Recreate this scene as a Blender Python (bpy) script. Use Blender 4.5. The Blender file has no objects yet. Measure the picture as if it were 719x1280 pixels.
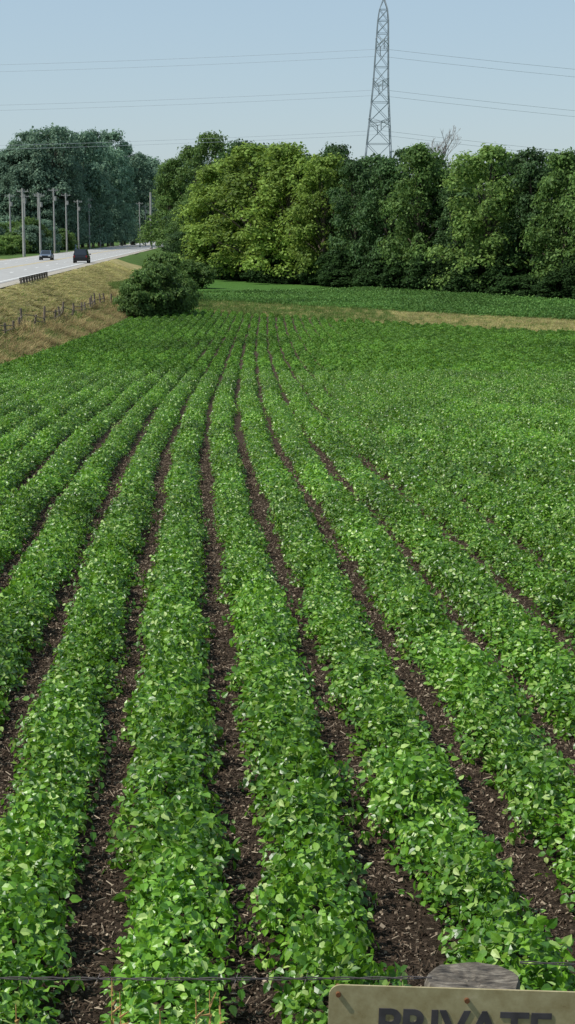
import bpy, math, random
import numpy as np
from mathutils import Vector, Matrix, Euler
random.seed(7); rng=np.random.default_rng(7)
sc=bpy.context.scene
root=sc.collection
ZC=8.0; FPX=2000.0; YH=292.0
P=math.atan((640-YH)/FPX)
# ---------------- camera
cam=bpy.data.cameras.new("camera"); cam.sensor_fit='VERTICAL'; cam.sensor_height=24; cam.lens=FPX/1280*24
cam.clip_start=0.1; cam.clip_end=12000
co=bpy.data.objects.new("camera",cam); root.objects.link(co)
co.location=(0,0,ZC); co.rotation_euler=(math.pi/2-P,0,0); sc.camera=co
cP,sP=math.cos(P),math.sin(P)
def ray(px,py):
    u=(px-359.5)/FPX; v=-(py-640)/FPX
    return Vector((u, cP+v*sP, -sP+v*cP))
def at(px,py,Y):
    r=ray(px,py); return Vector((r.x/r.y*Y, Y, ZC+r.z/r.y*Y))
# ---------------- terrain functions (absolute z)
def sstep(a,b,x):
    t=np.clip((np.asarray(x,float)-a)/(b-a),0,1); return t*t*(3-2*t)
_ys=np.arange(0,6000,0.5)
_sl=-0.061+0.037*sstep(16,60,_ys)+0.014*sstep(60,150,_ys)
_c=np.cumsum(_sl)*0.5
def C(Y):
    return np.interp(Y,_ys,_c)-np.interp(7,_ys,_c)-0.19
def Ff(Y):
    Y=np.asarray(Y,float)
    d=np.clip(Y-60,0,100)
    z=-(3.04+0.044*np.minimum(Y,60)+0.044*d-0.00022*d*d)
    b=1-sstep(3.0,5.0,Y)
    return z*(1-b)+(-2.45)*b
def xb(Y): return C(np.minimum(Y,180))-14*0.76-0.45
def xr(Y): return -23-0.045*(np.asarray(Y,float)-127)
RW=14.0
def ground(X,Y):
    X=np.asarray(X,float);Y=np.asarray(Y,float)
    z=Ff(Y)
    e=sstep(0,1,(xb(Y)-X)/np.maximum(xb(Y)-xr(Y)-1.5,1))
    e=0.35*e+0.65*np.clip((xb(Y)-X)/np.maximum(xb(Y)-xr(Y)-1.5,1),0,1)
    z=z*(1-e)+(-4.0)*e
    g=sstep(310,450,Y); z=z*(1-g)-4.0*g
    return z+ZC
def Yend(X): return 166-1.4*(np.asarray(X,float)+10)
def Yend2(X): return 190-1.2*(np.asarray(X,float)+12)
def Ytree(X): return 294-2.0*(np.asarray(X,float)+18)
# ---------------- helpers
def mesh_obj(name,verts,faces,mat=None,smooth=False,parent=None,coll=None):
    me=bpy.data.meshes.new(name)
    me.from_pydata(verts.tolist() if isinstance(verts,np.ndarray) else verts,[],faces.tolist() if isinstance(faces,np.ndarray) else faces)
    me.update()
    if smooth: me.polygons.foreach_set("use_smooth",[True]*len(me.polygons))
    ob=bpy.data.objects.new(name,me)
    (coll or root).objects.link(ob)
    if mat:
        for m in (mat if isinstance(mat,list) else [mat]): me.materials.append(m)
    if parent: ob.parent=parent
    return ob
def empty(name,loc=(0,0,0)):
    e=bpy.data.objects.new(name,None); root.objects.link(e); e.location=loc; e.empty_display_size=0.5; return e
def N(nt,t,**k):
    n=nt.nodes.new(t)
    for a,b in k.items(): setattr(n,a,b)
    return n
def newmat(name):
    m=bpy.data.materials.new(name); m.use_nodes=True; nt=m.node_tree
    for n in list(nt.nodes): nt.nodes.remove(n)
    out=N(nt,'ShaderNodeOutputMaterial'); return m,nt,out
def ramp(nt,fac,stops):
    r=N(nt,'ShaderNodeValToRGB'); el=r.color_ramp.elements
    while len(el)>1: el.remove(el[-1])
    el[0].position=stops[0][0]; el[0].color=(*stops[0][1],1)
    for p,c in stops[1:]:
        e=el.new(p); e.color=(*c,1)
    nt.links.new(fac,r.inputs[0]); return r.outputs[0]
def simple(name,col,rough=0.7,metal=0.0,var=0.25,scale=3.0,bump=0.0,spec=0.3):
    m,nt,out=newmat(name); L=nt.links
    tc=N(nt,'ShaderNodeTexCoord'); no=N(nt,'ShaderNodeTexNoise'); no.inputs['Scale'].default_value=scale; no.inputs['Detail'].default_value=6
    L.new(tc.outputs['Object'],no.inputs['Vector'])
    c=ramp(nt,no.outputs[0],[(0.3,tuple(x*(1-var) for x in col)),(0.7,tuple(min(1,x*(1+var)) for x in col))])
    b=N(nt,'ShaderNodeBsdfPrincipled'); L.new(c,b.inputs['Base Color']); b.inputs['Roughness'].default_value=rough; b.inputs['Metallic'].default_value=metal
    b.inputs['Specular IOR Level'].default_value=spec
    if bump:
        bu=N(nt,'ShaderNodeBump'); bu.inputs['Strength'].default_value=bump; L.new(no.outputs[0],bu.inputs['Height']); L.new(bu.outputs[0],b.inputs['Normal'])
    L.new(b.outputs[0],out.inputs[0]); return m
def foliage(name,stops,trans=0.3,rough=0.5,spec=0.3,tcol=None,objvar=0.25,patch=None):
    m,nt,out=newmat(name); L=nt.links
    g=N(nt,'ShaderNodeNewGeometry'); oi=N(nt,'ShaderNodeObjectInfo')
    c=ramp(nt,g.outputs['Random Per Island'],stops)
    hv=N(nt,'ShaderNodeHueSaturation'); L.new(c,hv.inputs['Color'])
    mr=N(nt,'ShaderNodeMapRange'); mr.inputs[3].default_value=1-objvar; mr.inputs[4].default_value=1+objvar
    L.new(oi.outputs['Random'],mr.inputs[0])
    if patch:
        no=N(nt,'ShaderNodeTexNoise'); no.inputs['Scale'].default_value=patch; no.inputs['Detail'].default_value=3
        L.new(g.outputs['Position'],no.inputs['Vector'])
        m2=N(nt,'ShaderNodeMapRange'); m2.inputs[1].default_value=0.3; m2.inputs[2].default_value=0.7; m2.inputs[3].default_value=0.72; m2.inputs[4].default_value=1.3
        L.new(no.outputs[0],m2.inputs[0])
        mu=N(nt,'ShaderNodeMath',operation='MULTIPLY'); L.new(mr.outputs[0],mu.inputs[0]); L.new(m2.outputs[0],mu.inputs[1]); L.new(mu.outputs[0],hv.inputs['Value'])
    else: L.new(mr.outputs[0],hv.inputs['Value'])
    b=N(nt,'ShaderNodeBsdfPrincipled'); L.new(hv.outputs[0],b.inputs['Base Color']); b.inputs['Roughness'].default_value=rough; b.inputs['Specular IOR Level'].default_value=spec
    if trans>0:
        t=N(nt,'ShaderNodeBsdfTranslucent'); hs=N(nt,'ShaderNodeHueSaturation'); hs.inputs['Value'].default_value=1.6; hs.inputs['Hue'].default_value=0.485
        L.new(hv.outputs[0],hs.inputs['Color']); L.new(hs.outputs[0],t.inputs['Color'])
        mx=N(nt,'ShaderNodeMixShader'); mx.inputs[0].default_value=trans
        L.new(b.outputs[0],mx.inputs[1]); L.new(t.outputs[0],mx.inputs[2]); L.new(mx.outputs[0],out.inputs[0])
    else: L.new(b.outputs[0],out.inputs[0])
    return m
class Geo:
    def __init__(s): s.v=[]; s.f=[]
    def tube(s,p0,p1,r0,r1,n=6,cap=False):
        p0=Vector(p0);p1=Vector(p1); d=(p1-p0)
        if d.length<1e-6: return
        d.normalize(); a=d.orthogonal().normalized(); b=d.cross(a); k=len(s.v)
        for p,r in ((p0,r0),(p1,r1)):
            for i in range(n):
                t=2*math.pi*i/n; s.v.append(tuple(p+a*(r*math.cos(t))+b*(r*math.sin(t))))
        for i in range(n):
            j=(i+1)%n; s.f.append((k+i,k+j,k+n+j,k+n+i))
        if cap: s.f.append(tuple(range(k+n,k+2*n))); s.f.append(tuple(reversed(range(k,k+n))))
    def box(s,c,h,rot=None,jit=0):
        k=len(s.v); c=Vector(c)
        for x in(-1,1):
            for y in(-1,1):
                for z in(-1,1):
                    q=Vector((x*h[0],y*h[1],z*h[2]))
                    if jit: q*=random.uniform(1-jit,1)
                    if rot: q=rot@q
                    s.v.append(tuple(c+q))
        for f in((0,1,3,2),(4,6,7,5),(0,4,5,1),(2,3,7,6),(0,2,6,4),(1,5,7,3)): s.f.append(tuple(k+i for i in f))
    def obj(s,name,mat,**k): return mesh_obj(name,s.v,s.f,mat,**k)
def scatter(name,protos,pts,rots,scls,idx,parent=None):
    """one object that instances a collection of prototype clumps on its points"""
    coll=bpy.data.collections.new(name+"_parts")
    for i,p in enumerate(protos): coll.objects.link(p)
    me=bpy.data.meshes.new(name); me.from_pydata([tuple(p) for p in pts],[],[])
    a=me.attributes.new("rot",'FLOAT_VECTOR','POINT'); a.data.foreach_set("vector",np.asarray(rots,np.float32).ravel())
    a=me.attributes.new("scl",'FLOAT_VECTOR','POINT'); a.data.foreach_set("vector",np.asarray(scls,np.float32).ravel())
    a=me.attributes.new("pick",'INT','POINT'); a.data.foreach_set("value",np.asarray(idx,np.int32))
    ob=bpy.data.objects.new(name,me); root.objects.link(ob)
    ng=bpy.data.node_groups.new(name+"_scatter",'GeometryNodeTree')
    ng.interface.new_socket(name="Geometry",in_out='INPUT',socket_type='NodeSocketGeometry')
    ng.interface.new_socket(name="Geometry",in_out='OUTPUT',socket_type='NodeSocketGeometry')
    gi=N(ng,'NodeGroupInput'); go=N(ng,'NodeGroupOutput'); ci=N(ng,'GeometryNodeCollectionInfo'); ip=N(ng,'GeometryNodeInstanceOnPoints')
    ci.inputs['Collection'].default_value=coll; ci.inputs['Separate Children'].default_value=True; ci.inputs['Reset Children'].default_value=True
    ip.inputs['Pick Instance'].default_value=True
    def na(t,n):
        q=N(ng,'GeometryNodeInputNamedAttribute',data_type=t); q.inputs['Name'].default_value=n; return q.outputs['Attribute']
    L=ng.links
    L.new(gi.outputs[0],ip.inputs['Points']); L.new(ci.outputs[0],ip.inputs['Instance'])
    L.new(na('INT','pick'),ip.inputs['Instance Index']); L.new(na('FLOAT_VECTOR','rot'),ip.inputs['Rotation']); L.new(na('FLOAT_VECTOR','scl'),ip.inputs['Scale'])
    L.new(ip.outputs[0],go.inputs[0])
    md=ob.modifiers.new("scatter",'NODES'); md.node_group=ng
    if parent: ob.parent=parent
    return ob
def proto(name,v,f,mat,smooth=False):
    me=bpy.data.meshes.new(name); me.from_pydata(v.tolist() if isinstance(v,np.ndarray) else v,[],f.tolist() if isinstance(f,np.ndarray) else f); me.update()
    for m in (mat if isinstance(mat,list) else [mat]): me.materials.append(m)
    return bpy.data.objects.new(name,me)
def norm(a): return a/np.maximum(np.linalg.norm(a,axis=-1,keepdims=True),1e-9)
def frames(n,heading):
    n=norm(n); y=heading-n*np.sum(heading*n,axis=1,keepdims=True); y=norm(y); x=np.cross(y,n); return x,y,n
LEAF=np.array([[0,0,0],[0,.5,-.03],[0,1,-.12],[-.30,.22,.06],[-.28,.6,.05],[.30,.22,.06],[.28,.6,.05]])
def leaf_mesh(pos,nrm,head,size,detailed=True,wid=1.0):
    x,y,n=frames(nrm,head)
    if detailed: T=LEAF
    else: T=np.array([[0,0,0],[.32,.45,.05],[0,1,-.06],[-.32,.45,.05]])
    M=len(T); k=len(pos)
    V=pos[:,None,:]+size[:,None,None]*(T[None,:,0:1]*wid*x[:,None,:]+T[None,:,1:2]*y[:,None,:]+T[None,:,2:3]*n[:,None,:])
    V=V.reshape(-1,3); base=(np.arange(k)*M)
    F=[]
    if detailed:
        for q in ((0,1,4,3),(1,0,5,6)): F.append(base[:,None]+np.array(q))
        Q=np.concatenate(F).tolist()
        for q in ((1,2,4),(2,1,6)): Q+= (base[:,None]+np.array(q)).tolist()
        return V,Q
    return V,(base[:,None]+np.array((0,1,2,3))).tolist()
# ---------------- soybean row segments
def soy_segment(L,nn,lsize,W=0.262,H=0.32,detailed=True,seed=0):
    r=np.random.default_rng(seed)
    npl=max(2,int(L/0.125)); py=np.sort(np.linspace(-L/2,L/2,npl)+r.normal(0,.03,npl)); pw=r.uniform(.66,1.2,npl); ph=r.uniform(.58,1.22,npl); pc=r.normal(0,.03,npl)
    # leaves cluster round individual plants
    y=r.uniform(-L/2-.03,L/2+.03,nn); near=py[np.argmin(np.abs(y[:,None]-py[None,:]),axis=1)]; y=y+(near-y)*.35+r.normal(0,.010,nn)
    wv=np.interp(y,py,pw); hv=np.interp(y,py,ph); cv=np.interp(y,py,pc)
    u=np.clip(r.uniform(-1,1,nn)+r.normal(0,.08,nn),-1.12,1.12)
    s=1-0.78*r.random(nn)**1.7
    top=np.clip(1-np.abs(u)**2.8*0.7,0.25,1)*H*hv
    x=cv+u*W*wv*(0.7+0.3*s); z=top*s+r.normal(0,.04,nn)*s
    pos=np.stack([x,y,z],1)
    nr=np.stack([u*0.55-.15,np.full(nn,-.14),np.full(nn,.85)],1)+r.normal(0,.68,(nn,3))
    nr[:,2]=np.abs(nr[:,2])+.06
    if detailed:
        h0=r.normal(0,1,(nn,3)); x_,y_,n_=frames(nr,h0)
        P_=[];N_=[];H_=[];S_=[]
        for a in (-1.45,0,1.45):
            hd=y_*math.cos(a)+x_*math.sin(a)
            P_.append(pos+hd*lsize*0.12+(y_*lsize*0.3 if a==0 else 0)); N_.append(n_+r.normal(0,.32,(nn,3))+hd*0.25); H_.append(hd); S_.append(lsize*r.uniform(.55,1.3,nn))
        return leaf_mesh(np.concatenate(P_),np.concatenate(N_),np.concatenate(H_),np.concatenate(S_),True,1.1)
    return leaf_mesh(pos,nr,r.normal(0,1,(nn,3)),lsize*r.uniform(.6,1.35,nn),False,1.15)
SOY=[(0.0,(0.038,0.112,0.007)),(0.4,(0.074,0.190,0.011)),(0.72,(0.125,0.275,0.020)),(0.88,(0.20,0.36,0.045)),(1.0,(0.40,0.51,0.17))]
m_soy=foliage("soybean_leaf",SOY,trans=0.32,rough=0.38,spec=0.55,objvar=0.12,patch=0.25)
m_soyf=foliage("soybean_leaf_far",[(0.0,(0.036,0.108,0.009)),(0.5,(0.070,0.176,0.015)),(1.0,(0.15,0.28,0.035))],trans=0.30,rough=0.5,spec=0.3,objvar=0.14,patch=0.08)
pA=[proto("soy_a%d"%i,*soy_segment(1.0,500,0.048,seed=10+i),m_soy) for i in range(8)]
pB=[proto("soy_b%d"%i,*soy_segment(2.0,1750,0.062,detailed=False,seed=30+i),m_soy) for i in range(6)]
pC=[proto("soy_c%d"%i,*soy_segment(4.0,900,0.12,detailed=False,seed=50+i,H=0.30,W=.24),m_soyf) for i in range(6)]
def slopeY(X,Y): return float((ground(X,Y+.5)-ground(X,Y-.5)))
def rows(Y0,Y1,L,xlo,xhi,nproto,Wj):
    pts=[];rots=[];sc_=[];ix=[]
    for k in range(-14,75):
        ph=random.uniform(0,6)
        Y=Y0+L/2
        while Y<Y1+L/2-1e-6:
            X=float(C(Y))+(k+0.5)*0.76+0.03*math.sin(Y*0.35+ph)+0.02*math.sin(Y*1.1+ph*2)
            if xlo(Y)<X<xhi(Y) and Y<Yend(X):
                pts.append((X,Y,float(ground(X,Y)))); hd=float((C(Y+1)-C(Y-1))/2)
                sl=math.atan(slopeY(X,Y))
                rots.append((sl,0,-math.atan(hd)))
                vig=1+0.13*math.sin(X*.9+Y*.13)*math.sin(Y*.21+k)
                m_=random.choice((-1,1))
                sc_.append((m_*random.uniform(.9,1.1)*Wj*(.5+.5*vig),1.0,random.uniform(.88,1.1)*vig)); ix.append(random.randrange(nproto))
            Y+=L
    return pts,rots,sc_,ix
crop=empty("soybean_field")
scatter("soybean_rows_near",pA,*rows(4.6,23.6,1.0,lambda Y:-7,lambda Y:8,8,1.0),parent=crop)
scatter("soybean_rows_middle",pB,*rows(23.6,67.6,2.0,lambda Y:-14,lambda Y:.24*Y+6,6,1.0),parent=crop)
scatter("soybean_rows_distant",pC,*rows(67.6,200,4.0,lambda Y:-16,lambda Y:.22*Y+10,6,1.0),parent=crop)
# far second field
pts=[];rots=[];s_=[];ix=[]
dirv=Vector((1,-1.45)).normalized(); nrmv=Vector((dirv.y,-dirv.x))*-1
for i in range(0,150):
    for j in range(-3,50):
        p=Vector((-16,192))+dirv*(j*4.0)+nrmv*(i*0.8)
        if p.x<-17+random.uniform(-1,1) or p.x>.2*p.y+12: continue
        if p.y>Yend2(p.x)+1 and p.y<Ytree(p.x)-2:
            pts.append((p.x,p.y,float(ground(p.x,p.y)))); rots.append((0,0,math.atan2(dirv.y,dirv.x)-math.pi/2)); s_.append((1.1,1,random.uniform(.8,1.2))); ix.append(random.randrange(5))
m_soyd=foliage("crop_leaf_beyond",[(0.0,(0.042,0.115,0.022)),(0.5,(0.075,0.17,0.034)),(1.0,(0.125,0.23,0.055))],trans=0.28,rough=0.6,spec=0.2,objvar=0.14,patch=0.08)
pD=[proto("soy_d%d"%i,*soy_segment(4.0,500,0.2,detailed=False,seed=70+i,H=0.4,W=.3),m_soyd) for i in range(5)]
scatter("crop_field_beyond",pD,pts,rots,s_,ix)
# ---------------- ground sheet
gx=np.unique(np.concatenate([np.linspace(-3500,-300,12),np.linspace(-300,-60,20),np.arange(-60,-30,1.5),np.arange(-30,-10,.6),np.arange(-10,40,1.0),np.linspace(40,120,30),np.linspace(120,3500,16)]))
gy=np.unique(np.concatenate([np.linspace(-300,0,10),np.arange(0,8,.4),np.arange(8,60,1.5),np.arange(60,210,1.0),np.arange(210,320,2.0),np.linspace(320,700,40),np.linspace(700,6000,24)]))
GX,GY=np.meshgrid(gx,gy); GZ=ground(GX,GY)
e=(GX<xb(GY)-0.5)&(GX>xr(GY)+1.5); GZ=GZ+np.where(e,0.12*np.sin(GX*1.3+GY*.4)*np.sin(GY*.23+1),0)
V=np.stack([GX.ravel(),GY.ravel(),GZ.ravel()],1)
nx=len(gx);ny=len(gy); I=np.arange(nx*ny).reshape(ny,nx)
Fq=np.stack([I[:-1,:-1].ravel(),I[:-1,1:].ravel(),I[1:,1:].ravel(),I[1:,:-1].ravel()],1)
infield=(GX>xb(GY)+.1)&(GY<Yend(GX)+.3)&(GY>4.4)
strip=(GY>=Yend(GX)+.3)&(GY<Yend2(GX)+1)&(GX>xb(GY))
f2=(GY>=Yend2(GX)+1)&(GY<Ytree(GX))&(GX>-18)
bankm=(GX<=xb(GY)+.1)&(GX>xr(GY)-RW-4)&(GY<260)
R=infield.astype(float); G=np.where(strip,1.0,0)+np.where(bankm,1.0,0)
G=np.where(strip,np.clip((GX+16)/18,0.25,.95),G)
G=np.where((GY<=4.4),0.5,G)
col=np.stack([R.ravel(),np.clip(G,0,1).ravel(),f2.astype(float).ravel(),np.ones(R.size)],1).astype(np.float32)
mg,nt,out=newmat("ground_soil_and_grass"); L=nt.links
at_=N(nt,'ShaderNodeAttribute',attribute_name="zone"); sep=N(nt,'ShaderNodeSeparateColor'); L.new(at_.outputs['Color'],sep.inputs[0])
geo=N(nt,'ShaderNodeNewGeometry')
def noise(sc__,d=8,r=.6):
    q=N(nt,'ShaderNodeTexNoise'); q.inputs['Scale'].default_value=sc__; q.inputs['Detail'].default_value=d; q.inputs['Roughness'].default_value=r; L.new(geo.outputs['Position'],q.inputs['Vector']); return q.outputs[0]
soil=ramp(nt,noise(22,10,.75),[(0.30,(0.020,0.014,0.009)),(0.5,(0.060,0.042,0.029)),(0.62,(0.125,0.088,0.062)),(0.74,(0.26,0.195,0.135))])
dry=ramp(nt,noise(1.2,8),[(0.3,(0.19,0.185,0.065)),(0.5,(0.30,0.26,0.11)),(0.7,(0.40,0.33,0.17))])
grn=ramp(nt,noise(.5,8),[(0.3,(0.045,0.085,0.02)),(0.7,(0.09,0.15,0.035))])
f2c=ramp(nt,noise(.8,6),[(0.3,(0.04,0.10,0.015)),(0.7,(0.07,0.15,0.03))])
def mix(a,b,f):
    q=N(nt,'ShaderNodeMix',data_type='RGBA'); L.new(f,q.inputs[0]); L.new(a,q.inputs[6]); L.new(b,q.inputs[7]); return q.outputs[2]
c=mix(mix(mix(grn,dry,sep.outputs[1]),f2c,sep.outputs[2]),soil,sep.outputs[0])
b=N(nt,'ShaderNodeBsdfPrincipled'); b.inputs['Roughness'].default_value=.95; b.inputs['Specular IOR Level'].default_value=.1; L.new(c,b.inputs['Base Color'])
bu=N(nt,'ShaderNodeBump'); bu.inputs['Strength'].default_value=1.0; bu.inputs['Distance'].default_value=.08; L.new(noise(12,10,.8),bu.inputs['Height']); L.new(bu.outputs[0],b.inputs['Normal'])
L.new(b.outputs[0],out.inputs[0])
g=mesh_obj("ground",V,Fq,mg,smooth=True)
ca=g.data.color_attributes.new("zone",'FLOAT_COLOR','POINT'); ca.data.foreach_set("color",col.ravel())
# ---------------- soil residue and clods in furrows
m_res=foliage("crop_residue",[(0,(0.026,0.018,0.012)),(.5,(0.07,0.049,0.034)),(.80,(0.15,0.11,0.078)),(1,(0.42,0.34,0.25))],trans=0.0,rough=.95,spec=.1,objvar=.15)
def residue(seed,n=620):
    r=np.random.default_rng(seed); Gm=Geo()
    for i in range(n):
        x,y=r.normal(0,.10),r.uniform(-.5,.5)
        if r.random()<.65:
            s=r.uniform(.003,.011)*(1 if r.random()<.93 else 1.7); z=s*.3; rot=Euler((r.uniform(0,3),r.uniform(0,3),r.uniform(0,3))).to_matrix()
            Gm.box((x,y,z),(s,s*r.uniform(.6,1),s*r.uniform(.5,.9)),rot,.45)
        else:
            l=r.uniform(.006,.032); rot=Euler((r.normal(0,.3),r.normal(0,.35),r.uniform(0,6.3))).to_matrix()
            Gm.box((x,y,.008+r.random()*.012),(l,r.uniform(.001,.003),.001),rot)
    return Gm.v,Gm.f
pR=[proto("residue_%d"%i,*residue(90+i),m_res) for i in range(5)]
pts=[];rots=[];s_=[];ix=[]
for k in range(-9,18):
    for Y in np.arange(4.8,34,1.0):
        X=float(C(Y))+k*0.76
        if abs(X)>.2*Y+3: continue
        pts.append((X,Y,float(ground(X,Y)))); rots.append((-.044,0,.05)); s_.append((random.choice((-1,1)),1.02,1)); ix.append(random.randrange(5))
scatter("soil_residue",pR,pts,rots,s_,ix)
# ---------------- grass tufts
m_dry=foliage("dry_grass",[(0,(0.25,0.22,0.09)),(.35,(0.36,0.31,0.14)),(.65,(0.48,0.41,0.21)),(.78,(0.25,0.28,0.08)),(1,(0.15,0.23,0.05))],trans=.3,rough=.8,spec=.1,objvar=.2,patch=.12)
m_brown=foliage("brown_weeds",[(0,(0.20,0.15,0.07)),(.4,(0.31,0.24,0.11)),(.7,(0.40,0.32,0.16)),(1,(0.12,0.18,0.04))],trans=.25,rough=.85,spec=.1,objvar=.3,patch=.2)
m_grn=foliage("green_grass",[(0,(0.05,0.12,0.02)),(.6,(0.10,0.18,0.035)),(1,(0.22,0.24,0.08))],trans=.3,rough=.6,spec=.2,objvar=.25)
def tuft(seed,n=40,h=.5,spread=.35,w=.02,ln_=.22):
    r=np.random.default_rng(seed); v=[];f=[]
    for i in range(n):
        a=r.uniform(0,6.28); d=r.uniform(0,spread); x,y=d*math.cos(a),d*math.sin(a)
        hh=h*r.uniform(.5,1.15); ln=r.normal(0,ln_,2)*hh; t=r.uniform(0,6.28); wx,wy=w*math.cos(t),w*math.sin(t); k=len(v)
        v+=[(x-wx,y-wy,0),(x+wx,y+wy,0),(x+ln[0]*.45+wx*.7,y+ln[1]*.45+wy*.7,hh*.55),(x+ln[0]*.45-wx*.7,y+ln[1]*.45-wy*.7,hh*.55),(x+ln[0]*1.2,y+ln[1]*1.2,hh)]
        f+=[(k,k+1,k+2,k+3),(k+3,k+2,k+4)]
    return v,f
pG=[proto("tuft_%d"%i,*tuft(120+i,ln_=.8,spread=.45),m_dry) for i in range(4)]
pts=[];rots=[];s_=[];ix=[]
def addp(X,Y,s,n,sz=None):
    pts.append((X,Y,float(ground(X,Y))-.02)); rots.append((0,0,random.uniform(0,6.28))); s_.append((s,s,s*(sz or 1))); ix.append(random.randrange(n))
for i in range(13000):
    Y=55+180*random.random(); a=float(xb(Y)); b_=float(xr(Y))+1.6
    X=random.uniform(b_,a+.1)
    addp(X,Y,random.uniform(.6,1.2),4,random.uniform(.15,.36))
scatter("dry_verge_grass",pG,pts,rots,s_,ix)
pts=[];rots=[];s_=[];ix=[]
for i in range(9000):
    X=random.uniform(-14,45); Y=random.uniform(float(Yend(X))-.3,float(Yend2(X))+1.5)
    if X>.2*Y+12: continue
    if random.random()>(X+16)/18: continue
    addp(X,Y,random.uniform(.6,1.2),4,random.uniform(.3,.65))
pG3=[proto("tuftc_%d"%i,*tuft(160+i,ln_=.55),m_dry) for i in range(4)]
scatter("field_edge_dry_grass",pG3,pts,rots,s_,ix)
pts=[];rots=[];s_=[];ix=[]
for i in range(3800):
    X=-20+30*random.random()**1.8; Y=random.uniform(float(Yend(X))-.3,float(Yend2(X))+4)
    addp(X,Y,random.uniform(.6,1.2),4,random.uniform(.5,1.0))
for i in range(900):
    X=random.uniform(0,40); Y=random.uniform(float(Yend(X))-.3,float(Yend2(X))+3)
    addp(X,Y,random.uniform(.6,1.1),4,random.uniform(.4,.8))
for i in range(1800):
    Y=62+120*random.random(); X=float(xb(Y))-abs(random.gauss(0,1.3))
    addp(X,Y,random.uniform(.6,1.2),4,random.uniform(.5,1.1))
pG4=[proto("tuftd_%d"%i,*tuft(180+i),m_grn) for i in range(4)]
scatter("field_edge_green_grass",pG4,pts,rots,s_,ix)
pts=[];rots=[];s_=[];ix=[]
for i in range(2800):
    Y=62+120*random.random(); X=float(xb(Y))-abs(random.gauss(0,1.2))-.1
    n_=.6+.5*math.sin(Y*.9)*math.sin(Y*.37+2)
    addp(X,Y,random.uniform(.6,1.3),4,random.uniform(.5,1.1)*max(.35,n_))
pG2=[proto("tuftb_%d"%i,*tuft(140+i,n=50,h=.75,spread=.45,w=.022,ln_=.4),m_brown) for i in range(4)]
scatter("fence_line_weeds",pG2,pts,rots,s_,ix)
# tall volunteer weeds standing above the crop
m_weed=foliage("weed_leaf",[(0,(0.12,0.24,0.04)),(.6,(0.22,0.35,0.08)),(1,(0.38,0.46,0.16))],trans=.3,rough=.5,spec=.3,objvar=.15)
def weed(seed):
    r=np.random.default_rng(seed); n=60; t=r.uniform(.3,1,n); a=r.uniform(0,6.28,n); R_=.13*(1.25-t)
    pos=np.stack([R_*np.cos(a),R_*np.sin(a),t*.72],1); hd=np.stack([np.cos(a),np.sin(a),np.full(n,.4)],1)
    v,f=leaf_mesh(pos,np.stack([-.4*np.cos(a),-.4*np.sin(a),np.ones(n)],1)+r.normal(0,.3,(n,3)),hd,.085*r.uniform(.6,1.2,n),True,.7)
    g_=Geo(); g_.tube((0,0,0),(0,0,.74),.008,.004,5); k=len(v)
    return np.concatenate([v,np.array(g_.v)]),f+[tuple(i+k for i in q) for q in g_.f]
pts=[];rots=[];s_=[];ix=[]
for px,py in ((480,575),(676,700),(585,632),(500,480),(640,560),(430,470),(300,520),(390,560),(540,640),(470,440),(580,430),(660,470),(600,520),(150,560)):
    Y=2000*3.04/(py-380)*.99; k=ray(px,py); X=k.x/k.y*Y
    X=float(C(Y))+(round((X-float(C(Y)))/.76-.5)+.5)*.76; addp(X,Y,random.uniform(.7,.95),3)
scatter("field_weeds",[proto("weed_%d"%i,*weed(400+i),m_weed) for i in range(3)],pts,rots,s_,ix)
# ---------------- bushes and trees
def crown(seed,H=20,R=6,base=.10,nclump=75,nleaf=190,leaf=.42,crs=(1.1,2.2),shape='round'):
    r=np.random.default_rng(seed); V_=[];F_=[];k=0; centres=[]
    lobes=[(r.uniform(0,6.28),r.uniform(.12,.28),r.integers(2,4)) for _ in range(3)]
    for i in range(nclump):
        t=base+(1-base)*(i+r.random())/nclump; t=min(t,.97)
        tt=(t-base)/(1-base)
        env=(math.sin(math.pi*min(1,tt*.80+.17))**.55) if shape=='round' else (1-tt**3.0)*.88+.12
        a=r.uniform(0,6.28); e=env*(1+sum(m_*math.sin(n_*a+p_+t*4) for p_,m_,n_ in lobes)*.8)
        rad=R*e*math.sqrt(r.uniform(.18,1))*.86
        c=np.array([rad*math.cos(a),rad*math.sin(a),t*H]); cr=r.uniform(*crs)*(1-.25*tt)
        c[2]=min(c[2],H-cr*.6)
        centres.append(c)
        n=int(nleaf*r.uniform(.7,1.3)*(cr/(sum(crs)/2))**1.5)
        d=norm(r.normal(0,1,(n,3))); d[:,2]=np.where(d[:,2]<-.35,-d[:,2],d[:,2])
        rr=cr*(.55+.5*r.random(n))**.8
        wob=1+.25*np.sin(d[:,0]*5+i)+.2*np.sin(d[:,1]*6+i*2)
        p=c+d*(rr*wob)[:,None]*np.array([1.15,1.15,.8])
        nr=d+r.normal(0,.45,(n,3))+np.array([0,0,.25])
        v,f=leaf_mesh(p,nr,r.normal(0,1,(n,3)),leaf*r.uniform(.6,1.4,n),False,1.3)
        V_.append(v); F_+= (np.array(f)+k).tolist(); k+=len(v)
    return np.concatenate(V_),F_,centres
m_bark=simple("bark",(0.10,0.08,0.06),.9,var=.35,scale=6,bump=.4)
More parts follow.
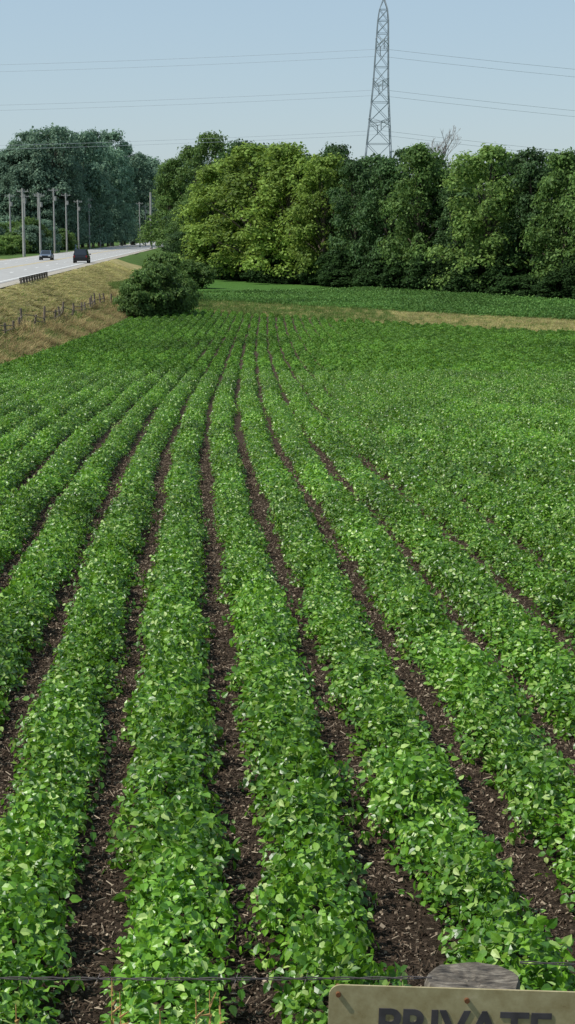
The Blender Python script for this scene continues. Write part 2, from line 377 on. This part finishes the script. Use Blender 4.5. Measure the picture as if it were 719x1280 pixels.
def tree_mesh(name,seed,H=20,R=6,**kw):
    v,f,cs=crown(seed,H,R,**kw); r=random.Random(seed); g_=Geo(); lean=(r.uniform(-.6,.6),r.uniform(-.6,.6))
    if H<8: lean=(lean[0]*.2,lean[1]*.2)
    pr=Vector((0,0,-.3)); n=6
    for i in range(1,n+1):
        q=Vector((lean[0]*i/n+r.uniform(-.15,.15)*H/20,lean[1]*i/n+r.uniform(-.15,.15)*H/20,H*.75*i/n)); g_.tube(pr,q,H*.022*(1-(i-1)/n*.85),H*.022*(1-i/n*.85),8); pr=q
    for c in cs[::4]:
        z0=max(H*.08,c[2]*.55); st=Vector((lean[0]*z0/(H*.75),lean[1]*z0/(H*.75),z0)); c=Vector(c); mid=st.lerp(c,.5)+Vector((0,0,.02*H))
        rr=H*.007; g_.tube(st,mid,rr,rr*.6,5); g_.tube(mid,c,rr*.6,rr*.2,5)
    nv=len(v); V_=np.concatenate([v,np.array(g_.v)]); F_=f+[tuple(i+nv for i in q) for q in g_.f]
    me=bpy.data.meshes.new(name); me.from_pydata(V_.tolist(),[],F_); me.update()
    me.materials.append(None); me.materials.append(m_bark)
    mi=np.zeros(len(F_),np.int32); mi[len(f):]=1; me.polygons.foreach_set("material_index",mi); return me
def tstops(a,b): return [(0,tuple(x*.6 for x in a)),(.5,a),(1,b)]
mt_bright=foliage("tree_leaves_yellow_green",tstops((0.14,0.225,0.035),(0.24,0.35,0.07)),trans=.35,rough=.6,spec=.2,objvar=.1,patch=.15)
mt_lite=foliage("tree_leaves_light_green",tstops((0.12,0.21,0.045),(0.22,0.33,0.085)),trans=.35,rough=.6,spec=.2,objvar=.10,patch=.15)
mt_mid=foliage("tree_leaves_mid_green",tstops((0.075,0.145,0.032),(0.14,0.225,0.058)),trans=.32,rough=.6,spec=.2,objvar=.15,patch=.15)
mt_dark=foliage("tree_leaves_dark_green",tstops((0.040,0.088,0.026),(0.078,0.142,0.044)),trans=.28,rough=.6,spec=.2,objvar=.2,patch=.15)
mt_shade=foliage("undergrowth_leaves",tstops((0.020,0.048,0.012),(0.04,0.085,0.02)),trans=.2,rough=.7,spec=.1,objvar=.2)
mt_hazed=foliage("tree_leaves_haze_tinted",tstops((0.13,0.21,0.145),(0.20,0.29,0.19)),trans=.30,rough=.7,spec=.1,objvar=.18,patch=.05)  # distance haze put into the leaf colour as a pale bluish tint
TM=[tree_mesh("tree_mesh_%d"%i,200+i,H=20,R=6.2+(i%3)*.5,base=.06,nclump=105,nleaf=170,crs=(1.0,2.3),shape='round' if i%3 else 'full') for i in range(7)]
SM=[tree_mesh("shrub_mesh_%d"%i,300+i,H=4,R=2.4,base=.05,nclump=44,nleaf=230,leaf=.22,crs=(.5,.95)) for i in range(3)]
def place(name,me,X,Y,H,W,mat,parent=None,baseH=20,baseR=6.3):
    ob=bpy.data.objects.new(name,me); root.objects.link(ob)
    ob.material_slots[0].link='OBJECT'; ob.material_slots[0].material=mat
    ob.location=(X,Y,float(ground(X,Y))-.1); ob.scale=(W/2/baseR,W/2/baseR,H/baseH); ob.rotation_euler=(0,0,random.uniform(0,6.28))
    if parent: ob.parent=parent
    return ob
def tree_px(px,topy,wpx,mat,Y=None,off=0,name="deciduous_tree",mi=None):
    k=ray(px,YH).x/ray(px,YH).y
    if Y is None: Y=(294-2.0*18)/(1+2.0*k)+4+off
    X=k*Y; zt=at(px,topy,Y).z; H=zt-float(ground(X,Y))
    return place(name,TM[random.randrange(7) if mi is None else mi],X,Y,H,wpx/FPX*Y,mat)
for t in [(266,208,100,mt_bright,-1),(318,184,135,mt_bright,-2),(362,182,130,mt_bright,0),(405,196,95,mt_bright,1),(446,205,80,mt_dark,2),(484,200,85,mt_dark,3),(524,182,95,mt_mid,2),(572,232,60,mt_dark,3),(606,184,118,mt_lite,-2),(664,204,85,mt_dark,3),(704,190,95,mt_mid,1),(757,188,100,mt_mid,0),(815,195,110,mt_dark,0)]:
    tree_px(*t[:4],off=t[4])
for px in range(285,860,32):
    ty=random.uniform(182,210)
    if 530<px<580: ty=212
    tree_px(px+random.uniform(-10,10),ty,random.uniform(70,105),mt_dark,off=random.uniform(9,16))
for t in [(214,200,60,mt_mid,400),(243,183,70,mt_mid,395),(272,168,75,mt_mid,370),(300,178,80,mt_dark,350),(238,250,60,mt_mid,340),(222,262,40,mt_dark,360),(338,188,80,mt_dark,345),(420,182,70,mt_dark,320),(232,290,60,mt_dark,315)]:
    tree_px(*t[:4],Y=t[4])
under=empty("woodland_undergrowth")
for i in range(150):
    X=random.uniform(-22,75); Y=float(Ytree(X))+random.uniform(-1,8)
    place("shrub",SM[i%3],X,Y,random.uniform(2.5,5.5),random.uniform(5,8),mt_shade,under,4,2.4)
# roadside bushes at the field corner
for (px,Y,H,W) in [(178,152,4.4,5.4),(198,155,5.0,6.0),(214,158,4.0,4.6),(166,150,3.2,3.8),(222,172,3.8,5),(205,185,5.6,6.5),(240,235,4,7)]:
    k=ray(px,YH).x/ray(px,YH).y
    place("bush",SM[random.randrange(3)],k*Y,Y,H,W,mt_mid,None,4,2.6)
# distant woodland left of the road
wood=empty("distant_woodland")
def wp(px,topy,Y,W,mat=mt_hazed):
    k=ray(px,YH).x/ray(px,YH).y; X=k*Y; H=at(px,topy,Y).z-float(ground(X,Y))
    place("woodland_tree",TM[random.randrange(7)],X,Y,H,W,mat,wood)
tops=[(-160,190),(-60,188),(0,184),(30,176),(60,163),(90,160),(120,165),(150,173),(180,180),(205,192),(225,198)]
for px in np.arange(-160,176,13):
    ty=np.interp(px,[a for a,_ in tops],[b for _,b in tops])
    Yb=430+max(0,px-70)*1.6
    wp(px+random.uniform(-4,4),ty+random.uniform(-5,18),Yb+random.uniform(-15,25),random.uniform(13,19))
    wp(px+random.uniform(-6,6),ty+random.uniform(25,60),Yb-random.uniform(8,22),random.uniform(10,15),mt_hazed)
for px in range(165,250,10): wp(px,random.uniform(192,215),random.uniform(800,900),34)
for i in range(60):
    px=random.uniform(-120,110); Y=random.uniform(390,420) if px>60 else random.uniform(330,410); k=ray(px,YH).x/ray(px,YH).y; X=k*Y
    if X<float(xr(Y))-RW-5: place("woodland_shrub",SM[i%3],X,Y,random.uniform(3,7),random.uniform(6,9),random.choice([mt_hazed,mt_mid]),wood,4,2.4)
for px,Y in ((-12,300),(4,310),(18,322),(-30,290)):
    k=ray(px,YH).x/ray(px,YH).y; place("bush",SM[1],k*Y,Y,3.6,6,mt_lite,None,4,2.4)
# dead tree
def dead(px,topy,Y):
    k=ray(px,YH).x/ray(px,YH).y; X=k*Y; gz=float(ground(X,Y)); H=at(px,topy,Y).z-gz; g_=Geo(); r=random.Random(5)
    def br(p,d,l,rad,dep):
        q=p+d*l; g_.tube(p,q,rad,rad*.65,5)
        if dep==0: return
        for i in range(3 if dep>1 else 5):
            nd=(d+Vector((r.uniform(-.6,.6),r.uniform(-.6,.6),r.uniform(.0,.4)))).normalized(); br(q if i else p.lerp(q,.7),nd,l*r.uniform(.5,.74),rad*.58,dep-1)
    br(Vector((0,0,0)),Vector((0,0,1)),H*.5,.35,0)
    br(Vector((0,0,H*.5)),Vector((0,0,1)),H*.28,.24,0)
    for i in range(8): br(Vector((0,0,H*(.52+.035*i))),Vector((r.uniform(-.55,.55),r.uniform(-.4,.4),1)).normalized(),H*.13,.12,4)
    print("dead top",max(v[2] for v in g_.v),H)
    mz=max(v[2] for v in g_.v); g_.v=[(x,y,z*H/mz) for x,y,z in g_.v]
    o=g_.obj("dead_tree",simple("dead_wood",(.24,.22,.20),.9)); o.location=(X,Y,gz)
dead(547,156,244)
# ---------------- road
m_road,nt,out=newmat("weathered_pavement"); L=nt.links
geo=N(nt,'ShaderNodeNewGeometry'); c=ramp(nt,noise(.6,10,.7),[(.3,(.27,.265,.25)),(.7,(.37,.36,.34))]); b=N(nt,'ShaderNodeBsdfPrincipled'); b.inputs['Roughness'].default_value=.85; L.new(c,b.inputs['Base Color']); L.new(b.outputs[0],out.inputs[0])
m_white=simple("road_paint_white",(.75,.75,.72),.7,var=.1); m_yel=simple("road_paint_yellow",(.6,.42,.06),.7,var=.1); m_gravel=simple("gravel_shoulder",(.32,.29,.24),.95,scale=8,bump=.3)
def ribbon(name,o0,o1,z,mat,Y0=10,Y1=1500,parent=None,dash=None):
    v=[];f=[]
    ys=list(np.arange(Y0,Y1,10 if not dash else dash))
    if dash is None:
        for y in ys: v+=[(float(xr(y))+o0,y,ZC-4+z),(float(xr(y))+o1,y,ZC-4+z)]
        f=[(2*i+1,2*i+3,2*i+2,2*i) for i in range(len(ys)-1)]
    else:
        for y in ys:
            k=len(v)
            for yy in(y,y+3): v+=[(float(xr(yy))+o0,yy,ZC-4+z),(float(xr(yy))+o1,yy,ZC-4+z)]
            f.append((k+1,k+3,k+2,k))
    return mesh_obj(name,v,f,mat,parent=parent)
road=empty("road")
ribbon("gravel_shoulder",1.4,-RW-1.4,.03,m_gravel,parent=road)
ribbon("pavement",0,-RW,.05,m_road,parent=road)
ribbon("edge_line_1",-.5,-.65,.056,m_white,parent=road); ribbon("edge_line_2",-RW+.65,-RW+.5,.056,m_white,parent=road)
ribbon("centre_line_1",-RW/2+.25,-RW/2+.13,.056,m_yel,parent=road); ribbon("centre_line_2",-RW/2-.13,-RW/2-.25,.056,m_yel,parent=road)
ribbon("lane_dashes_1",-RW/4-.15,-RW/4-.3,.056,m_white,dash=12,parent=road); ribbon("lane_dashes_2",-RW*.75+.07,-RW*.75-.07,.056,m_white,dash=12,parent=road)
# guardrail
m_wood=simple("weathered_wood",(.17,.135,.105),.9,var=.4,scale=14,bump=.5)
m_rust=simple("weathered_steel",(.14,.12,.10),.7,.2,var=.4,scale=2)
g_=Geo()
for y in np.arange(130,152,2): g_.box((float(xr(y))+1.7,y,ZC-4.05+.25),(.08,.08,.32))
for y in np.arange(130,150,2):
    a=Vector((float(xr(y))+1.6,y,ZC-3.60)); b2=Vector((float(xr(y+2))+1.6,y+2,ZC-3.60))
    for dz in(-.09,.05): g_.tube(a+Vector((0,0,dz)),b2+Vector((0,0,dz)),.06,.06,5)
g_.obj("guardrail",m_rust)
# ---------------- field-edge fence
g_=Geo(); prev=None
for i,y in enumerate(np.arange(86,160,3.4)):
    X=float(xb(y))-2.1+random.uniform(-.3,.3); z=float(ground(X,y)); h=random.uniform(.85,1.35); tl_=Vector((random.uniform(-.16,.16),random.uniform(-.1,.1),h))
    b0=Vector((X,y,z)); g_.tube(b0,b0+tl_,.09,.075,7,True)
    if prev is not None and random.random()<.85:
        for hh in(.45,.8): g_.tube(prev+Vector((0,0,hh+random.uniform(-.1,.05))),b0+Vector((0,0,hh+random.uniform(-.14,.06))),.035,.035,4)
    prev=b0
g_.obj("field_fence",m_wood)
# ---------------- utility poles
m_pole=simple("pole_wood",(.34,.33,.31),.9,var=.2); m_wire=simple("wire_metal",(.12,.13,.14),.6)
def upole(X,Y,H,thick=.16,arm=True):
    z=float(ground(X,Y)); g_=Geo(); g_.tube((0,0,0),(0,0,H),thick*1.25,thick*.8,8,True)
    if arm:
        for hz in(H-.5,): g_.box((0,0,hz),(1.0,.06,.07))
        for dx in(-.9,-.3,.35,.9): g_.tube((dx,0,H-.42),(dx,0,H-.15),.05,.04,6,True)
        g_.tube((-.6,0,H-.5),(0,0,H-1.2),.03,.03,4); g_.tube((.6,0,H-.5),(0,0,H-1.2),.03,.03,4)
        if random.random()<.5: g_.tube((.35,0,H-2.6),(.35,0,H-1.7),.25,.25,8,True)
    o=g_.obj("utility_pole",m_pole); o.location=(X,Y,z); return Vector((X,Y,z+H))
def wires(name,pts,offs,sag,r=.014):
    g_=Geo()
    for a,b2 in zip(pts[:-1],pts[1:]):
        for o in offs:
            pr=None
            for i in range(9):
                t=i/8; q=a.lerp(b2,t)+Vector(o)-Vector((0,0,sag*4*t*(1-t)))
                if pr: g_.tube(pr,q,r,r,3)
                pr=q
    return g_.obj(name,m_wire)
tp=[upole(float(xr(Y))-RW-2.2,Y,random.uniform(11.5,13.5),.22 if Y==285 else .17) for Y in (285,312,340,368,400,435,475,520,575,640,710)]
wires("distribution_line",tp,[(-.9,0,-.15),(.9,0,-.15),(0,0,-1.6)],.6)
tp=[upole(float(xr(Y))-RW-12,Y,random.uniform(12,14),.17) for Y in (318,345,372,400,430,465)]
wires("distribution_line",tp,[(-.9,0,-.15),(.9,0,-.15)],.6)
for px,Y,H in [(189,420,14.5),(175,470,13),(182,520,13)]:
    k=ray(px,YH).x/ray(px,YH).y; upole(k*Y,Y,H,.30 if px==189 else .16,arm=px!=189)
# ---------------- transmission tower
TY=330; m_tow=simple("tower_steel",(.26,.30,.33),.6,.2,var=.1)
base=at(468,YH,TY); bx=base.x; bz=float(ground(bx,TY)); top=at(480,-2,TY)
def half(z):
    zt=at(480,14,TY).z
    if z>zt: return .75*(1-(z-zt)/(top.z-zt))+.12
    if z>at(0,110,TY).z: return .98+ (zt-z)/(zt-at(0,110,TY).z)*.55
    return 1.53+(at(0,110,TY).z-z)*.075
def cx(z): return bx+(top.x-bx)*((z-bz)/(top.z-bz))
lev=[bz]+[at(0,y,TY).z for y in(250,212,180,152,128,106,84,62,42,26,12,-2)]
g_=Geo()
def cr(i,s):
    z=lev[i]; h=half(z); return Vector((cx(z)+s[0]*h,TY+s[1]*h,z))
cs=[(-1,-1),(1,-1),(1,1),(-1,1)]
for i in range(len(lev)-1):
    for j in range(4):
        a,b2=cs[j],cs[(j+1)%4]
        g_.tube(cr(i,a),cr(i+1,a),.14,.13,4)
        g_.tube(cr(i,a),cr(i+1,b2),.065,.065,4); g_.tube(cr(i,b2),cr(i+1,a),.065,.065,4); g_.tube(cr(i+1,a),cr(i+1,b2),.065,.065,4)
wl=[]
for y in(58,108,158):
    z=at(0,y,TY).z
    for s in(-1,1):
        tip=Vector((cx(z),TY+s*6.5,z+.6))
        for dx in(-1,1):
            g_.tube((cx(z)+dx*half(z),TY+s*half(z),z+1.6),tip,.08,.06,4); g_.tube((cx(z)+dx*half(z),TY+s*half(z),z),tip,.08,.06,4)
        g_.tube(tip,tip-Vector((0,0,1.8)),.10,.10,6); wl.append(tip-Vector((0,0,1.8)))
g_.obj("transmission_tower",m_tow)
g_=Geo()
for w in wl:
    for dx,dz in((-300,1),(300,-14)):
        e_=w+Vector((dx,-dx*.12 if dx>0 else 10,dz)); pr=None
        for i in range(25):
            t=i/24; q=w.lerp(e_,t)-Vector((0,0,(6 if dx>0 else 4)*4*t*(1-t)))
            if pr: g_.tube(pr,q,.028,.028,3)
            pr=q
g_.obj("transmission_wires",simple("conductor_aluminium",(.26,.29,.32),.6,.0))
# ---------------- small blue house
def house():
    e_=empty("blue_house",(-57.5,418,float(ground(-57.5,418)))); mw=simple("pale_blue_siding",(.42,.52,.60),.8,var=.06); mr=simple("shingle_roof",(.12,.11,.11),.9)
    mgs=simple("window_glass",(.03,.04,.05),.1,spec=.6); mtw=simple("white_trim",(.75,.75,.73),.6,var=.05)
    g_=Geo(); g_.v=[(-2.6,-4,0),(2.6,-4,0),(2.6,4,0),(-2.6,4,0),(-2.6,-4,5),(2.6,-4,5),(2.6,4,5),(-2.6,4,5),(0,-4,7.2),(0,4,7.2)]
    g_.f=[(0,1,5,8,4),(2,3,7,9,6),(1,2,6,5),(3,0,4,7)]; g_.obj("walls",mw,parent=e_)
    g_=Geo()
    for s in(-1,1):
        k=len(g_.v); g_.v+=[(0,-4.4,7.35),(0,4.4,7.35),(s*3.0,4.4,4.75),(s*3.0,-4.4,4.75),(0,-4.4,7.2),(0,4.4,7.2),(s*3.0,4.4,4.6),(s*3.0,-4.4,4.6)]
        g_.f+=[tuple(k+i for i in q) for q in((0,1,2,3),(4,7,6,5),(0,3,7,4),(3,2,6,7),(1,5,6,2))]
    g_.obj("roof",mr,parent=e_)
    g_=Geo(); t_=Geo()
    for x,z in((-1.3,1.6),(1.3,3.8),(-1.3,3.8)): g_.box((x,-4.03,z),(.4,.03,.6)); t_.box((x,-4.01,z),(.5,.03,.7))
    g_.obj("windows",mgs,parent=e_); t_.obj("window_trim",mtw,parent=e_)
    g_=Geo(); g_.box((1.2,-4.03,1.0),(.45,.03,1.0)); g_.obj("door",mtw,parent=e_)
house()
# ---------------- vehicles
def car(name,X,Y,rot,paint,suv):
    e_=empty(name,(X,Y,ZC-4+.05)); e_.rotation_euler=(0,0,rot)
    Lh=2.35; Wd=1.0 if suv else .9; zt=1.85 if suv else 1.42; zw=1.08 if suv else .9; zb=.28
    mp=simple(name+"_paint",paint,.3,.2,var=.03,spec=.6); mgl=simple(name+"_glass",(.02,.025,.03),.08,var=.02,spec=.8); mtr=simple("tyre",(.02,.02,.02),.9); mch=simple("wheel_rim",(.4,.4,.4),.4,.6); mrl=simple("tail_light",(.25,.015,.015),.3); mhl=simple("head_light",(.7,.7,.7),.2)
    prof=[(-Lh,.45,.9),(-Lh+.08,zb,zw-.05),(-1.5,zb,zw),(-.2,zb,zw),(.9,zb,zw),(1.3,zb,zw-.03),(2.1,zb,zw-.18),(Lh-.02,.42,zw-.32)]
    v=[];f=[]
    for i,(y,z0,z1) in enumerate(prof):
        w=Wd*(.93 if i in(0,len(prof)-1) else 1.0)
        v+=[(-w*.93,y,z0),(-w,y,z0+.18),(-w,y,z1-.12),(-w*.93,y,z1),(w*.93,y,z1),(w,y,z1-.12),(w,y,z0+.18),(w*.93,y,z0)]
    for i in range(len(prof)-1):
        for j in range(8): a=i*8+j;b2=i*8+(j+1)%8; f.append((a,b2,b2+8,a+8))
    f.append(tuple(range(7,-1,-1))); f.append(tuple(range((len(prof)-1)*8,len(prof)*8)))
    mesh_obj("body",v,f,mp,parent=e_,smooth=False)
    yr0=-Lh+.12 if suv else -1.75; yr1=-Lh+.4 if suv else -1.0; yf1=.35; yf0=1.15
    w0=Wd*.93;w1=Wd*.78
    b0=[(-w0,yr0,zw-.03),(w0,yr0,zw-.03),(w0,yf0,zw-.03),(-w0,yf0,zw-.03)]; t0=[(-w1,yr1,zt),(w1,yr1,zt),(w1,yf1,zt),(-w1,yf1,zt)]
    mesh_obj("cabin",b0+t0,[(0,1,5,4),(1,2,6,5),(2,3,7,6),(3,0,4,7),(4,5,6,7)],mp,parent=e_)
    def panel(a,b_,c,d):
        q=[Vector(x) for x in(a,b_,c,d)]; ce=sum(q,Vector())/4; n=(q[1]-q[0]).cross(q[2]-q[0]).normalized()*.012
        return [tuple(ce+(x-ce)*.84+n) for x in q]
    v=[];f=[]
    for q in((0,1,5,4),(1,2,6,5),(2,3,7,6),(3,0,4,7)):
        al=b0+t0; k=len(v); v+=panel(*[al[i] for i in q]); f.append((k,k+1,k+2,k+3))
    mesh_obj("windows",v,f,mgl,parent=e_)
    g_=Geo(); h_=Geo()
    for x in(-Wd+.08,Wd-.08):
        for y in(-1.45,1.45): g_.tube((x-.12,y,.34),(x+.12,y,.34),.34,.34,18,True); h_.tube((x-.125,y,.34),(x+.125,y,.34),.2,.2,12,True)
    g_.obj("tyres",mtr,parent=e_); h_.obj("rims",mch,parent=e_)
    g_=Geo(); h_=Geo()
    for s in(-1,1): g_.box((s*Wd*.82,-Lh-.0,.90),(.09,.03,.13)); h_.box((s*Wd*.68,Lh-.02,.62),(.2,.04,.08))
    g_.obj("tail_lights",mrl,parent=e_); h_.obj("head_lights",mhl,parent=e_)
    g_=Geo(); g_.box((0,-Lh-.05,.5),(Wd*.9,.07,.12)); g_.box((0,Lh,.45),(Wd*.9,.07,.12)); g_.box((0,Lh+.03,.62),(.45,.03,.07))
    for s in(-1,1): g_.box((s*(Wd+.1),.75,zw+.08),(.1,.06,.08))
    g_.obj("bumpers_and_mirrors",mtr,parent=e_)
car("suv",-28.2,222,math.atan(.045),(.012,.014,.02),True)
car("sedan_car",-36.6,246,math.pi+math.atan(.045),(.10,.13,.18),False)
# ---------------- foreground fence post, sign, wire
pt=at(592,1227,2.72); pr_=.086
segs=28; H0=float(ground(pt.x,2.72)); top_z=pt.z
r=random.Random(3); v=[];f=[]
lv=[H0-.2,H0+.4,H0+.8,top_z-.15,top_z-.012,top_z]
irr=[1+.04*math.sin(i*2*math.pi/segs*3)+.02*math.sin(i*2*math.pi/segs*7)+r.uniform(-.015,.015) for i in range(segs)]
for li,z in enumerate(lv):
    for i in range(segs):
        a=2*math.pi*i/segs; rr=pr_*irr[i]*(.95 if li==len(lv)-1 else 1); v.append((rr*math.cos(a),rr*math.sin(a),z+(r.uniform(-.002,.002) if li>=4 else 0)))
for l in range(len(lv)-1):
    for i in range(segs): j=(i+1)%segs; f.append((l*segs+i,l*segs+j,(l+1)*segs+j,(l+1)*segs+i))
for q,rf in enumerate((.7,.4,.15)):
    for i in range(segs): a=2*math.pi*i/segs; v.append((pr_*rf*math.cos(a),pr_*rf*math.sin(a),top_z+r.uniform(-.002,.001)-(.003 if q==2 else 0)))
n0=len(lv)-1
for l in range(n0,n0+3):
    for i in range(segs): j=(i+1)%segs; f.append((l*segs+i,l*segs+j,(l+1)*segs+j,(l+1)*segs+i))
f.append(tuple((n0+3)*segs+i for i in range(segs)))
mpw,nt,out=newmat("grey_post_wood"); L=nt.links
tc=N(nt,'ShaderNodeTexCoord'); mp_=N(nt,'ShaderNodeMapping'); mp_.inputs['Scale'].default_value=(18,60,8); L.new(tc.outputs['Object'],mp_.inputs[0])
no=N(nt,'ShaderNodeTexNoise'); no.inputs['Scale'].default_value=1.5; no.inputs['Detail'].default_value=10; no.inputs['Roughness'].default_value=.7; L.new(mp_.outputs[0],no.inputs['Vector'])
c=ramp(nt,no.outputs[0],[(.36,(.02,.016,.012)),(.5,(.10,.083,.062)),(.68,(.26,.225,.175))]); b=N(nt,'ShaderNodeBsdfPrincipled'); b.inputs['Roughness'].default_value=.9; L.new(c,b.inputs['Base Color'])
bu=N(nt,'ShaderNodeBump'); bu.inputs['Strength'].default_value=.8; bu.inputs['Distance'].default_value=.008; L.new(no.outputs[0],bu.inputs['Height']); L.new(bu.outputs[0],b.inputs['Normal']); L.new(b.outputs[0],out.inputs[0])
po=mesh_obj("fence_post",v,f,mpw); po.location=(pt.x,2.72,0)
# sign
SY=2.60; tl=at(412,1231,SY); SW=.475; SH=.30
sg=empty("private_property_sign",tl); sg.rotation_euler=(0,math.radians(1.9),0)
msg,nt,out=newmat("aged_sign_paint"); L=nt.links
tc=N(nt,'ShaderNodeTexCoord'); no=N(nt,'ShaderNodeTexNoise'); no.inputs['Scale'].default_value=22; no.inputs['Detail'].default_value=10; no.inputs['Roughness'].default_value=.7; L.new(tc.outputs['Object'],no.inputs['Vector'])
c=ramp(nt,no.outputs[0],[(.28,(.12,.06,.025)),(.38,(.26,.21,.10)),(.6,(.36,.31,.17)),(.75,(.44,.38,.23))]); b=N(nt,'ShaderNodeBsdfPrincipled'); b.inputs['Roughness'].default_value=.6; L.new(c,b.inputs['Base Color']); L.new(b.outputs[0],out.inputs[0])
bm_v=[];cr_=.02
for cxx,cy,a0 in((SW-cr_,-cr_,0),(cr_,-cr_,90),(cr_,-SH+cr_,180),(SW-cr_,-SH+cr_,270)):
    for i in range(6): a=math.radians(a0+i*18); bm_v.append((cxx+cr_*math.cos(a),0,cy+cr_*math.sin(a)))
n=len(bm_v); vv=bm_v+[(x,.004,z) for x,y,z in bm_v]
mesh_obj("panel",vv,[tuple(range(n))]+[tuple(range(2*n-1,n-1,-1))]+[(i,i+n,(i+1)%n+n,(i+1)%n) for i in range(n)],msg,parent=sg)
msd=simple("sign_lettering",(.055,.05,.055),.6,var=.3,scale=30)
def text(s,size,x,z):
    cu=bpy.data.curves.new("lettering",'FONT'); cu.body=s; cu.size=size; cu.align_x='CENTER'; cu.extrude=.0006; cu.offset=.002; cu.space_character=1.0
    to=bpy.data.objects.new("lettering",cu); root.objects.link(to); cu.materials.append(msd); to.parent=sg; to.rotation_euler=(math.pi/2,0,0); to.location=(x,-.0012,z)
text("PRIVATE",.082,SW/2,-.098); text("PROPERTY",.072,SW/2,-.175); text("NO TRESPASSING",.04,SW/2,-.235)
mru=simple("rusty_bolt",(.16,.07,.03),.8,.3,scale=60)
g_=Geo()
for x,z in((.016,-.016),(.24,-.02),(SW-.016,-.016),(.24,-SH+.02)): g_.tube((x,-.006,z),(x,.03,z),.0045,.0045,10,True)
g_.obj("bolts",mru,parent=sg)
# barbed wire
m_bw=simple("rusty_wire",(.10,.085,.08),.7,.3,scale=40)
g_=Geo(); WY=2.64
A=at(-1100,1190,WY+.2); B=at(540,1222,WY)
def catw(A,B,sag,n=120):
    for s in(0,math.pi):
        pr=None
        for i in range(n+1):
            t=i/n; q=A.lerp(B,t)-Vector((0,0,sag*4*t*(1-t))); ph=i*1.1+s; q=q+Vector((0,math.cos(ph)*.0022,math.sin(ph)*.0022))
            if pr: g_.tube(pr,q,.0012,.0012,4)
            pr=q
    for i in range(1,int((B-A).length/.125)):
        t=i*.125/(B-A).length; q=A.lerp(B,t)-Vector((0,0,sag*4*t*(1-t)))
        for a in(.5,2.2,3.7,5.3): g_.tube(q,q+Vector((.004*math.cos(a),math.cos(a)*.013,math.sin(a)*.013)),.0012,.0004,4)
catw(A,B,.02); Bp=Vector((pt.x+.08,2.7,B.z)); catw(Bp,at(2200,1215,2.9),.02)
for dz in(.3,.6):
    catw(A-Vector((0,0,dz)),B-Vector((0,0,dz)),.02); catw(Bp-Vector((0,0,dz)),at(2200,1215,2.9)-Vector((0,0,dz)),.02)
g_.obj("barbed_wire",m_bw)
# bank grass near camera
pts=[];rots=[];s_=[];ix=[]
for i in range(420):
    addp(random.uniform(-3.5,3.5),random.uniform(2.2,4.7),random.uniform(.6,1.1),3,random.uniform(.6,1.0))
pN=[proto("bank_tuft_%d"%i,*tuft(220+i,n=60,h=.5,spread=.14,w=.004),m_grn if i<2 else m_dry) for i in range(3)]
scatter("bank_grass",pN,pts,rots,s_,ix)
g_=Geo()
for px,ty,Y in((140,1222,3.0),(150,1240,3.05),(262,1238,3.1),(275,1246,3.0),(245,1250,2.9),(200,1262,3.1),(20,1255,3.0)):
    a=at(px+random.uniform(-8,8),1500,Y); a.z=float(ground(a.x,Y)); b2=at(px,ty,Y); m_=a.lerp(b2,.6)+Vector((random.uniform(-.01,.01),0,0)); g_.tube(a,m_,.003,.002,5); g_.tube(m_,b2,.002,.001,5)
    for j in range(9):
        q=a.lerp(b2,.8+.02*j); g_.tube(q,q+Vector((random.uniform(-.02,.02),random.uniform(-.02,.02),random.uniform(.005,.03))),.0035,.0008,4)
g_.obj("dry_weed_stalks",simple("dry_stalk",(.42,.25,.09),.8,scale=20))
# ---------------- light
EL=math.radians(54); AZ=math.radians(-104)
d=Vector((math.sin(AZ)*math.cos(EL),math.cos(AZ)*math.cos(EL),math.sin(EL)))
sl=bpy.data.lights.new("sun",'SUN'); sl.energy=5.0; sl.angle=math.radians(.5); sl.color=(1,.97,.90)
so=bpy.data.objects.new("sun",sl); root.objects.link(so); so.rotation_euler=d.to_track_quat('Z','Y').to_euler(); so.location=(-50,0,80)
w=bpy.data.worlds.new("World"); sc.world=w; w.use_nodes=True; nt=w.node_tree
for n in list(nt.nodes): nt.nodes.remove(n)
sk=N(nt,'ShaderNodeTexSky'); sk.sky_type='NISHITA'; sk.sun_disc=False; sk.sun_elevation=EL; sk.sun_rotation=AZ; sk.air_density=1.2; sk.dust_density=0.5; sk.ozone_density=1.5
# summer haze: blend toward an even pale blue
hz=N(nt,'ShaderNodeMix',data_type='RGBA'); hz.inputs[0].default_value=.65; hz.inputs[7].default_value=(3.05,4.1,5.15,1)
nt.links.new(sk.outputs[0],hz.inputs[6])
bg=N(nt,'ShaderNodeBackground'); bg.inputs[1].default_value=.13; wo=N(nt,'ShaderNodeOutputWorld'); nt.links.new(hz.outputs[2],bg.inputs[0]); nt.links.new(bg.outputs[0],wo.inputs[0])
sc.view_settings.view_transform='Standard'; sc.view_settings.look='None'; sc.view_settings.exposure=0
